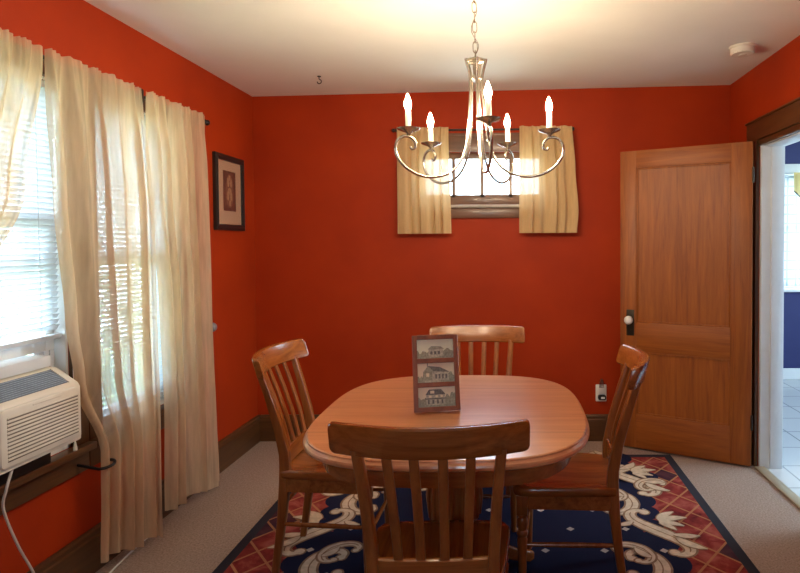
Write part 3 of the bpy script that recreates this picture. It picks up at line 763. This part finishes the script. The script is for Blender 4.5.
def scroll(p_mid, hmid, L_, kf, wmax, mp, zz):
    # build symmetric about the midpoint: integrate both ways from the middle
    n = 30; ds = L_ / 2 / n
    def half(sg):
        x, y = p_mid; h = hmid; o = []
        for i in range(n):
            s = sg * (i + .5) / n
            h += sg * kf(s) * ds; x += sg * math.cos(h) * ds; y += sg * math.sin(h) * ds; o.append((x, y))
        return o
    pts = half(-1)[::-1] + [p_mid] + half(1)
    m = len(pts)
    ws = [wmax * (.28 + .72 * (1 - abs(2 * i / (m - 1) - 1) ** 1.6)) for i in range(m)]
    ribbon(pts, [w + .010 for w in ws], zz, 4, mp); ribbon(pts, ws, zz + .0004, 3, mp)
    for e in (0, -1): disc(pts[e], wmax * .62 + .008, zz + .0002, 4, mp); disc(pts[e], wmax * .62, zz + .0006, 3, mp)
    ribbon([pts[i] for i in range(8, m - 8)], [.003] * (m - 16), zz + .0008, 4, mp)
def leaf(p, h, L_, w, mp, zz, bend=0):
    pts = []; ws = []
    x, y = p
    for i in range(13):
        t = i / 12; pts.append((x, y)); ws.append(max(.0012, w * math.sin(PI * min(1, t * .9 + .1)) ** .9))
        hh = h + bend * t; x += math.cos(hh) * L_ / 12; y += math.sin(hh) * L_ / 12
    ribbon(pts, [q_ + .006 for q_ in ws], zz, 4, mp); ribbon(pts, ws, zz + .0004, 3, mp)
def motif(mp, z0):
    # s along the edge (period .62), t across: + towards the field centre, 0 on the band boundary
    cC = lambda k0, k1: (lambda s: k0 + k1 * abs(s) ** 2.2)
    cS = lambda k1: (lambda s: k1 * s * abs(s) ** 1.2)
    scroll((.10, .03), .15, .52, cC(5.5, 30), .031, mp, z0)            # open C scroll
    scroll((.40, -.03), -.75, .62, cS(34), .038, mp, z0 + .0010)        # long S scroll
    scroll((.56, .085), 2.4, .34, cC(-8, -34), .022, mp, z0 + .0020)     # small curl
    for k, (h, L_, w) in enumerate(((2.5, .13, .020), (2.0, .15, .024), (1.4, .12, .020), (.9, .10, .016))):
        leaf((.285 + .012 * k, -.055), -h, L_, w, mp, z0 + .0030 + k * .0003, .5)
    leaf((.47, -.10), -.4, .15, .024, mp, z0 + .0042, -.9); leaf((.44, -.09), -1.2, .12, .020, mp, z0 + .0046, -.6)
    leaf((.02, .06), 2.2, .10, .018, mp, z0 + .005, .8); leaf((.31, .075), .7, .09, .016, mp, z0 + .005, .9)
def navyblob(mp):
    # scalloped navy field edge reaching out between the scrolls
    for s_, r_ in ((.06, .10), (.20, .085), (.34, .07), (.50, .10), (.60, .07)):
        disc((s_, .0), r_, TH + .0002 + s_ * .0003, 2, mp, 22)
per = .62
for sx in (-1, 1):
    n = 5
    for k in range(n):
        y0 = -rl + .10 + k * per
        mp = (lambda p, sx=sx, y0=y0: (sx * (rw - .36 - p.y), y0 + (per - p.x)))
        navyblob(mp); motif(mp, TH + .0006)
for sy in (-1, 1):
    for k in range(3):
        x0 = -rw + .18 + k * per
        mp = (lambda p, sy=sy, x0=x0: (x0 + p.x, sy * (rl - .36 - p.y)))
        navyblob(mp); motif(mp, TH + .0006)
rug = obj('area_rug', bm, [M['redge'], M['rband'], M['rfield'], M['rcream'], M['rtan']], loc=(rcx, rcy, 0), smooth=0)
tag(rug, 'burgundy and navy patterned rug with cream scrolls under the table', 'rug')
RT = TH + .0070   # things stand on the rug here

# ------------------------------------------------------------------ dining table
TC = (-.209, 2.22); TA, TB, TE = .486, .560, 3.1
tb = thing('dining_table', 'honey oak dining table with rounded corners under the chandelier', 'table', (TC[0], TC[1], RT))
def sup(ax, by, e, n=96):
    o = []
    for k in range(n):
        t = 2 * PI * k / n; c_, s_ = math.cos(t), math.sin(t)
        o.append((ax * math.copysign(abs(c_) ** (2 / e), c_), by * math.copysign(abs(s_) ** (2 / e), s_)))
    return o
ZTOP = .75 - RT
bm = B()
secs = []
for z, ins in ((ZTOP - .036, .022), (ZTOP - .034, .010), (ZTOP - .028, .002), (ZTOP - .020, 0), (ZTOP - .014, .002), (ZTOP - .009, .008), (ZTOP - .007, .0095), (ZTOP - .003, .010), (ZTOP, .014)):
    secs.append([(x, y, z) for x, y in sup(TA - ins, TB - ins, TE)])
loft(bm, secs); obj('tabletop', bm, M['top'], tb, smooth=30)
bm = B()
loft(bm, [[(x, y, z) for x, y in sup(TA - i, TB - i, TE)] for z, i in ((ZTOP - .100, .062), (ZTOP - .098, .056), (ZTOP - .088, .054), (ZTOP - .0365, .052))])
obj('apron', bm, M['oakx'], tb, smooth=30)
bm = B()
lathe(bm, [(.10, ZTOP - .101), (.10, ZTOP - .13), (.078, ZTOP - .14), (.070, ZTOP - .16), (.078, ZTOP - .20), (.092, ZTOP - .27), (.098, ZTOP - .33), (.094, ZTOP - .40), (.075, ZTOP - .45), (.066, ZTOP - .47), (.085, ZTOP - .48), (.085, ZTOP - .50), (.105, ZTOP - .51), (.105, ZTOP - .62), (.08, ZTOP - .64), (.03, ZTOP - .66)], (0, 0, 0), 28)
ped = obj('pedestal', bm, M['oakz'], tb)
bm = B()
for k in range(16):
    a_ = 2 * PI * k / 16
    tube(bm, [((r_ + .001) * math.cos(a_), (r_ + .001) * math.sin(a_), z) for r_, z in ((.078, ZTOP - .20), (.092, ZTOP - .27), (.098, ZTOP - .33), (.094, ZTOP - .40))], [.004, .008, .009, .005], 8)
obj('fluting', bm, M['oakz'], ped)
for k in range(4):
    a_ = PI / 4 + k * PI / 2
    bm = B(); ca, sa = math.cos(a_), math.sin(a_)
    path = smoothpath([(.085, .17), (.16, .165), (.25, .115), (.33, .055), (.40, .028)], 5)  if False else None
    secs = []
    for rr, zc_, hh, ww in ((.08, .175, .09, .05), (.15, .165, .085, .05), (.22, .125, .075, .048), (.29, .078, .06, .046), (.35, .046, .05, .046), (.39, .030, .052, .050), (.415, .024, .040, .044)):
        zb = max(.001, zc_ - hh / 2)
        secs.append([(rr * ca - p[0] * sa, rr * sa + p[0] * ca, zb + (p[1] + hh / 2)) for p in rrect(ww, hh, .012)])
    loft(bm, secs); obj('leg', bm, M['oakx'], tb)

# ------------------------------------------------------------------ chairs
def bow(x): return -.064 * (1 - (x / .253) ** 2)       # curve of the crest seen from above
def backline(z):
    return pw2(z, [(0, -.222), (.12, -.205), (.25, -.188), (.42, -.174), (.50, -.173), (.62, -.182), (.75, -.205), (.85, -.228), (.94, -.252)])
def pw2(z, pts):
    for (a, x), (b_, y) in zip(pts[:-1], pts[1:]):
        if z <= b_ + 1e-9: return x + (y - x) * (z - a) / (b_ - a)
    return pts[-1][1]
def make_chair():
    r = thing('dining_chair', 'x', 'chair')
    # seat
    bm = B(); rows = []
    n = 15
    def outline(t):   # closed outline
        pass
    pts = []
    ol_ = [(-.178, -.185), (-.190, -.10), (-.203, .02), (-.213, .12), (-.214, .165), (-.200, .195), (-.160, .207), (0, .214), (.160, .207), (.200, .195), (.214, .165), (.213, .12), (.203, .02), (.190, -.10), (.178, -.185), (.14, -.192), (0, -.195), (-.14, -.192)]
    rings = []
    for z, s in ((.412, .965), (.414, .985), (.424, 1.0), (.434, 1.0), (.444, .99), (.448, .97)):
        rings.append([(x * s, y * s, z) for x, y in ol_])
    for s, dz in ((.85, -.003), (.6, -.010), (.3, -.012)):
        rings.append([(x * s, y * s - .01 * (1 - s), .448 + dz + (.006 * (1 - s) * math.exp(-(x * s / .03) ** 2) if y > 0 else 0)) for x, y in ol_])
    loft(bm, rings); obj('seat', bm, M['oaky'], r, smooth=50)
    # rear legs running up as back posts
    for s in (-1, 1):
        bm = B(); secs = []
        for k in range(23):
            z = .86 * k / 22
            d = pw2(z, [(0, .028), (.25, .036), (.43, .044), (.52, .042), (.7, .034), (.86, .026)])
            w = pw2(z, [(0, .026), (.43, .032), (.86, .027)])
            x = s * pw2(z, [(0, .162), (.43, .160), (.52, .160), (.7, .169), (.86, .181)])
            y = backline(z) + (bow(x) * min(1, max(0, (z - .5) / .36)) * 1.0)
            secs.append([(x + p[0], y + p[1], z) for p in rrect(w, d, .006, 2)])
        loft(bm, secs); obj('leg', bm, M['oakz'], r)
    # front turned legs
    for s in (-1, 1):
        bm = B(); fx, fy = s * .186, .165
        box(bm, fx - .021, fx + .021, fy - .021, fy + .021, .335, .414, .003)
        lathe(bm, [(.012, 0), (.014, .008), (.0125, .02), (.015, .10), (.018, .19), (.020, .235), (.0165, .25), (.0215, .258), (.0215, .268), (.016, .276), (.020, .295), (.021, .315), (.016, .325), (.0205, .332), (.0205, .338)], (fx + s * .004, fy, 0), 16)
        obj('leg', bm, M['oakz'], r)
    # crest rail
    bm = B(); secs = []; HW = .253
    for k in range(25):
        x = HW * math.sin(PI * (k / 24 - .5)) if 0 else (-HW + [0, .002, .005, .009, .014][k] if k < 5 else (HW - [0, .002, .005, .009, .014][24 - k] if k > 19 else (-HW + .014) + (2 * HW - .028) * (k - 4) / 16))
        e = min(1, (HW - abs(x)) / .014); ins = .013 * (1 - math.sqrt(max(0, 1 - (1 - e) ** 2)))
        zb, zt = .845 + ins + .006 * (1 - (x / HW) ** 2) * 0, .932 - ins
        th = .013
        sec = []
        for dy, z in ((-th * .7, zb), (-th, zb + .004), (-th, zt - .006), (-th * .6, zt), (th * .6, zt), (th, zt - .006), (th, zb + .004), (th * .7, zb)):
            sec.append((x, backline(z) + bow(x) + dy, z))
        secs.append(sec)
    loft(bm, secs); obj('crest_rail', bm, M['oakx'], r, smooth=45)
    # lower back rail
    bm = B(); secs = []
    for k in range(11):
        x = -.155 + .31 * k / 10
        zt = .530 + .012 * (1 - (x / .16) ** 2) * 0 ; zb = .458
        y0 = -.012 * (1 - (x / .16) ** 2)
        secs.append([(x, backline(z) + y0 + dy, z) for dy, z in ((-.010, zb), (-.010, zt - .003), (-.006, zt), (.008, zt), (.011, zt - .004), (.011, zb))])
    loft(bm, secs); obj('back_rail', bm, M['oakx'], r)
    # slats
    for x in (-.105, -.036, .036, .105):
        bm = B(); secs = []
        for k in range(13):
            z = .522 + .333 * k / 12
            xx = x * pw2(z, [(.5, .86), (.86, 1.0)])
            lo = -.012 * (1 - (x / .16) ** 2); y = backline(z) + lo + (bow(x) - lo) * (z - .522) / .333
            secs.append([(xx + p[0], y + p[1], z) for p in rrect(.025, .011, .003, 2)])
        loft(bm, secs); obj('slat', bm, M['oakz'], r)
    # seat aprons
    bm = B()
    box(bm, -.165, .165, .150, .168, .358, .412, .002); box(bm, -.155, .155, -.178, -.162, .358, .412, .002)
    for s in (-1, 1):
        loft(bm, [[(s * (x - .008), y, .358), (s * (x + .008), y, .358), (s * (x + .008), y, .412), (s * (x - .008), y, .412)] for x, y in ((.172, -.165), (.188, .15))])
    obj('apron', bm, M['oakx'], r)
    for a_, b2_ in (((-.162, -.192, .215), (-.189, .165, .215)), ((.162, -.192, .215), (.189, .165, .215)), ((-.160, -.185, .295), (.160, -.185, .295)), ((-.187, .165, .17), (.187, .165, .17))):
        bm = B(); A_, B_ = Vector(a_), Vector(b2_); tube(bm, [A_ + (B_ - A_) * t for t in (0, .15, .5, .85, 1)], [.007, .0085, .0105, .0085, .007], 10); obj('stretcher', bm, M['oakx'], r)
    return r
proto = make_chair()
spots = [((-.2105, 1.742), .033, 'honey oak slat-back chair with its back to the viewer, nearest'),
         ((-.173, 2.93), PI - .004, 'honey oak slat-back chair at the far end of the table by back wall'),
         ((-.737, 2.555), -PI / 2 - .015, 'honey oak slat-back chair on the left side, near the sheer curtains'),
         ((.228, 2.405), PI / 2 - .10, 'honey oak slat-back chair on the right side, near the wooden door')]
for i, (p, a_, lab) in enumerate(spots):
    o = proto if i == 0 else copy_tree(proto)
    o.location = (p[0], p[1], RT); o.rotation_euler = (0, 0, a_); o['label'] = lab; o['group'] = 'dining chairs round the table'
    o.scale = (1, 1, .966)

# ------------------------------------------------------------------ photo frame on the table
pf = thing('photo_frame', 'brown upright frame with three grey house photos on the table', 'photo frame', (-.262, 2.150, .7505), math.radians(13))
tilt = bpy.data.objects
TL = math.radians(16)
def T(x, y, z):  # lean back about x through the base
    return (x, y * math.cos(TL) + z * math.sin(TL), .004 + z * math.cos(TL) - y * math.sin(TL))
fw_, fh_, bw = .168, .276, .0165
hh_ = (fh_ - 4 * bw + .004) / 3
bm = B()
def fbox(x0, x1, z0, z1, y0=-.010, y1=.008):
    v = [bm.verts.new(T(x, y, z)) for x, y, z in ((x0, y0, z0), (x1, y0, z0), (x1, y0, z1), (x0, y0, z1), (x0, y1, z0), (x1, y1, z0), (x1, y1, z1), (x0, y1, z1))]
    for f in ((0, 1, 2, 3), (7, 6, 5, 4), (0, 4, 5, 1), (1, 5, 6, 2), (2, 6, 7, 3), (3, 7, 4, 0)): bm.faces.new([v[k] for k in f])
X0, X1 = -fw_ / 2, fw_ / 2
fbox(X0, X0 + bw, 0, fh_); fbox(X1 - bw, X1, 0, fh_)
zs = [0, bw]
for k in range(4):
    z0 = k * (hh_ + bw - .001); fbox(X0 + bw, X1 - bw, z0, z0 + bw, -.0095 if 0 < k < 3 else -.010)
bmesh.ops.bevel(bm, geom=bm.edges[:], offset=.0012, segments=1, affect='EDGES')
obj('frame', bm, M['frame'], pf, smooth=0)
bm = B(); fbox(X0 + .004, X1 - .004, .004, fh_ - .004, .004, .011); obj('backing', bm, M['black'], pf, smooth=0)
bm = B()
e0 = T(-.02, .011, .21); e1 = T(.02, .011, .21)
v = [e0, e1, (.028, .105, .001), (-.028, .105, .001)]; w_ = [(a[0], a[1] + .004, a[2]) for a in v]
loft(bm, [v, w_]); obj('easel_leg', bm, M['black'], pf, smooth=0)
def photo(k):
    z0 = k * (hh_ + bw - .001) + bw - .001; x0, x1 = X0 + bw - .001, X1 - bw + .001; W_, H_ = x1 - x0, hh_ + .002
    bm = B(); cnt = [0]
    def pg(pts, mi):
        cnt[0] += 1; y = .0035 - .00015 * cnt[0]
        poly(bm, [T(x0 + a * W_, y, z0 + b * H_) for a, b in pts], mi)
    R_ = lambda a, b, c, d: [(a, b), (c, b), (c, d), (a, d)]
    pg(R_(0, 0, 1, 1), 0)
    rn = random.Random(k)
    def trees(xa, xb, base, hgt, mi, n=9):
        pts = [(xa, 0)]
        for i in range(n + 1): pts.append((xa + (xb - xa) * i / n, base + hgt * rn.uniform(.3, 1)))
        pts.append((xb, 0)); pg(pts, mi)
    pg(R_(0, 0, 1, .18), 3)
    if k == 2:
        trees(0, .36, .18, .25, 1); trees(.6, 1, .2, .32, 1)
        pg(R_(.32, .12, .72, .50), 3); pg([(.30, .48), (.40, .64), (.66, .62), (.75, .48)], 1)
        for a in (.37, .47, .57): pg(R_(a, .22, a + .06, .38), 2)
        pg(R_(0, .0, 1, .07), 1)
    elif k == 1:
        trees(.62, 1, .2, .4, 1); trees(0, .2, .15, .25, 1)
        pg([(.16, .12), (.16, .55), (.30, .84), (.44, .60), (.44, .12)], 1); pg([(.40, .12), (.40, .56), (.84, .50), (.84, .12)], 3)
        pg([(.30, .84), (.62, .76), (.88, .50), (.44, .56)], 2)
        for a in (.48, .57, .66, .75): pg(R_(a, .2, a + .05, .42), 2)
        pg(R_(.24, .3, .32, .48), 0); pg(R_(.27, .8, .29, 1.0), 2)
    else:
        trees(0, .3, .2, .35, 1); trees(.65, 1, .25, .45, 1)
        pg(R_(.22, .14, .72, .62), 3); pg([(.20, .60), (.30, .86), (.62, .86), (.74, .60)], 2)
        pg(R_(.33, .66, .44, .80), 0); pg(R_(.20, .38, .76, .44), 2)
        for a in (.26, .38, .50, .62): pg(R_(a, .16, a + .05, .36), 2)
        for a in (.30, .47, .60): pg(R_(a, .46, a + .06, .57), 0)
        pg(R_(0, 0, 1, .10), 1)
    obj('photo_print', bm, [M['p_sky'] if k == 2 else M['p_sky2'], M['p_grey'], M['p_dark'], M['p_mid']], pf, smooth=0)
for k in range(3): photo(k)

# ------------------------------------------------------------------ chandelier
CX, CY, RR = -.126, 2.35, .281
HZ = 2.072
ch = thing('chandelier', 'brushed nickel five-arm candle chandelier hanging over the table', 'chandelier', (CX, CY, HZ))
TY = math.radians(-1.0)
ch.rotation_euler = (0, TY, 0)
# crown collar
bm = B()
lathe(bm, [(.024, -.078), (.026, -.074), (.026, -.066), (.024, -.062)], (0, 0, 0), 24)
lathe(bm, [(.040, .0), (.040, -.004), (.030, -.010), (.012, -.016), (.010, -.06)], (0, 0, 0), 24)
lathe(bm, [(.012, .0), (.014, .004), (.010, .010), (.006, .014)], (0, 0, 0), 16)
obj('crown', bm, M['nickel'], ch)
prof = [(.042, .002), (.037, -.018), (.029, -.045), (.025, -.070), (.024, -.11), (.029, -.18), (.039, -.28), (.056, -.358), (.082, -.405), (.118, -.437), (.160, -.453), (.205, -.458), (.250, -.450), (.292, -.428), (.322, -.395), (.333, -.358), (.322, -.326), (.298, -.312), (.272, -.315), (.256, -.333), (.258, -.352), (.270, -.358), (.276, -.348)]
for k in range(5):
    a_ = math.radians(-90 + 11 + 72 * k); ca, sa = math.cos(a_), math.sin(a_)
    bm = B(); P_ = smoothpath([(r_ * ca, r_ * sa, z) for r_, z in prof], 5); n = len(P_)
    tube(bm, P_, [.0056 if i < n * .86 else .0056 - .0020 * (i / n - .86) / .14 for i in range(n)], 10)
    arm = obj('arm', bm, M['nickel'], ch)
    c0 = (RR * ca, RR * sa, 0)
    bm = B(); lathe(bm, [(.006, -.309), (.008, -.303), (.012, -.298), (.040, -.287), (.043, -.282), (.041, -.282), (.014, -.291), (.013, -.280), (.0125, -.276)], c0, 24)
    obj('drip_pan', bm, M['nickel'], arm)
    bm = B(); lathe(bm, [(.0108, -.290), (.0108, -.222), (.009, -.219)], c0, 16); obj('candle_sleeve', bm, M['candle'], arm)
    bm = B(); lathe(bm, [(.007, -.219), (.0075, -.213), (.0122, -.203), (.0130, -.195), (.0110, -.183), (.0062, -.169), (.0028, -.160), (.0006, -.156)], c0, 14); obj('bulb', bm, M['bulb'], arm, smooth=180)
# loop, chain, canopy
bm = B(); tube(bm, [(0, .013 * math.cos(2 * PI * k / 16), .024 + .013 * math.sin(2 * PI * k / 16)) for k in range(16)], .0022, 8, closed=True); obj('top_loop', bm, M['nickel'], ch)
CZ = ceil_z(CX) - HZ
bm = B(); z = .028; k = 0
while z < CZ - .05:
    pts = []
    for q_ in range(20):
        t = 2 * PI * q_ / 20; u_ = .0085 * math.cos(t); vv = .016 * math.sin(t) + (.006 if math.sin(t) > 0 else -.006)
        pts.append((u_, 0, z + .022 + vv) if k % 2 == 0 else (0, u_, z + .022 + vv))
    tube(bm, pts, .0020, 6, closed=True); z += .0385; k += 1
tube(bm, smoothpath([(.0, .0, .02), (.013, .004, .06), (-.014, .003, .12), (.010, -.004, .19), (-.006, .002, .25), (0, 0, CZ - .03)], 6), .0016, 6)
obj('chain', bm, M['nickel'], ch)
bm = B(); lathe(bm, [(.008, CZ - .05), (.012, CZ - .04), (.03, CZ - .034), (.055, CZ - .018), (.06, CZ - .004), (.06, CZ - .001)], (0, 0, 0), 24); obj('canopy', bm, M['nickel'], ch)

# ------------------------------------------------------------------ outdoors
bm = B(); poly(bm, [(-14, -6, -.6), (-1.95, -6, -.6), (-1.95, 12, -.6), (-14, 12, -.6)]); tag(obj('lawn', bm, M['lawn']), 'green lawn outside the tall windows', 'lawn', None, 'structure')
def shrub(loc, w, h, n, lab, seed):
    rn = random.Random(seed); r = thing('shrub', lab, 'shrub', loc, 0, 'shrubs outside the tall windows')
    bm = B()
    for i in range(n):
        a_ = rn.uniform(0, 2 * PI); t = rn.random(); rad = w * math.sin(PI * (.12 + .8 * t)) * rn.uniform(.55, 1)
        p = Vector((rad * math.cos(a_), rad * math.sin(a_), h * (.1 + .9 * t)))
        d = Vector((rn.uniform(-1, 1), rn.uniform(-1, 1), rn.uniform(-.4, 1))).normalized(); s_ = d.cross(Vector((0, 0, 1.01))).normalized() * .05; d *= .15
        bm.faces.new([bm.verts.new(p), bm.verts.new(p + d * .5 + s_), bm.verts.new(p + d), bm.verts.new(p + d * .5 - s_)])
    obj('foliage', bm, M['leaf'], r, smooth=0)
    bm = B(); tube(bm, [(0, 0, 0), (.02, 0, h * .4), (0, .02, h * .8)], [.05, .035, .015], 8); obj('stem', bm, M['bark'], r)
shrub((-3.6, 5.6, -.6), .5, 2.5, 700, 'leafy green shrub outside the right tall window', 3)

# ------------------------------------------------------------------ light
w = bpy.data.worlds.new('overcast_sky'); sc.world = w; w.use_nodes = True
nt = w.node_tree; bg = nt.nodes['Background']
tc = N(nt, 'ShaderNodeTexCoord'); sp = N(nt, 'ShaderNodeSeparateXYZ'); L(nt, tc.outputs['Generated'], sp.inputs[0])
L(nt, ramp(nt, math_(nt, 'MULTIPLY_ADD', sp.outputs[2], .5, .5), [(.35, (.48, .64, .62)), (.5, (.62, .84, 1.0)), (.8, (.58, .80, 1.0))]), bg.inputs[0])
bg.inputs[1].default_value = 17.0
def area(name, loc, rot, sx, sy, power, col, portal=False):
    l = bpy.data.lights.new(name, 'AREA'); l.shape = 'RECTANGLE'; l.size = sx; l.size_y = sy; l.energy = power; l.color = col
    if portal: l.cycles.is_portal = True
    o = bpy.data.objects.new(name, l); C.objects.link(o); o.location = loc; o.rotation_euler = rot; return o
area('portal_left_window', (XL - .16, 1.98, 1.28), (0, -PI / 2, 0), 1.44, .72, 1, (1, 1, 1), True)
area('portal_right_window', (XL - .16, 2.785, 1.28), (0, -PI / 2, 0), 1.44, .57, 1, (1, 1, 1), True)
area('portal_small_window', (-.18, YB + .16, 1.80), (-PI / 2, 0, 0), .87, .36, 1, (1, 1, 1), True)
area('portal_fill_window', (-.15, YF - .14, 1.66), (PI / 2, 0, 0), .54, .68, 1, (1, 1, 1), True)  # guides sky light through the added window behind the camera
area('portal_kitchen_fill_opening', (KX1 + .14, 3.4, 1.5), (0, PI / 2, 0), 1.2, 2.4, 1, (1, 1, 1), True)  # serves the unseen opening added in the right kitchen wall

# ------------------------------------------------------------------ camera
pitch, yaw, roll = .0297, .0160, .0058
f_px, cxp, cyp = 600.0, 499.4, 261.4
c_, s_ = math.cos(yaw), math.sin(yaw)
ux = Vector((c_, s_, 0)); yy = Vector((-s_, c_, 0)); cp, sp_ = math.cos(pitch), math.sin(pitch)
dd = cp * yy - sp_ * Vector((0, 0, 1)); vv = sp_ * yy + cp * Vector((0, 0, 1))
cr, sr = math.cos(roll), math.sin(roll)
R_ = cr * ux - sr * vv; U_ = sr * ux + cr * vv
cam = bpy.data.cameras.new('camera'); co = bpy.data.objects.new('camera', cam); C.objects.link(co)
m4 = Matrix((R_, U_, -dd)).transposed().to_4x4(); m4.translation = (0, 0, EYE); co.matrix_world = m4
cam.sensor_fit = 'HORIZONTAL'; cam.sensor_width = 36; cam.lens = f_px / 800 * 36
cam.shift_x = (400 - cxp) / 800; cam.shift_y = (cyp - 286.5) / 800; cam.clip_start = .05
sc.camera = co
sc.view_settings.view_transform = 'Standard'
sc.view_settings.look = 'None'
sc.view_settings.exposure = 0.42
sc.cycles.sample_clamp_indirect = 8
sc.cycles.use_denoising = True
sc.cycles.transparent_max_bounces = 24
sc.cycles.max_bounces = 10
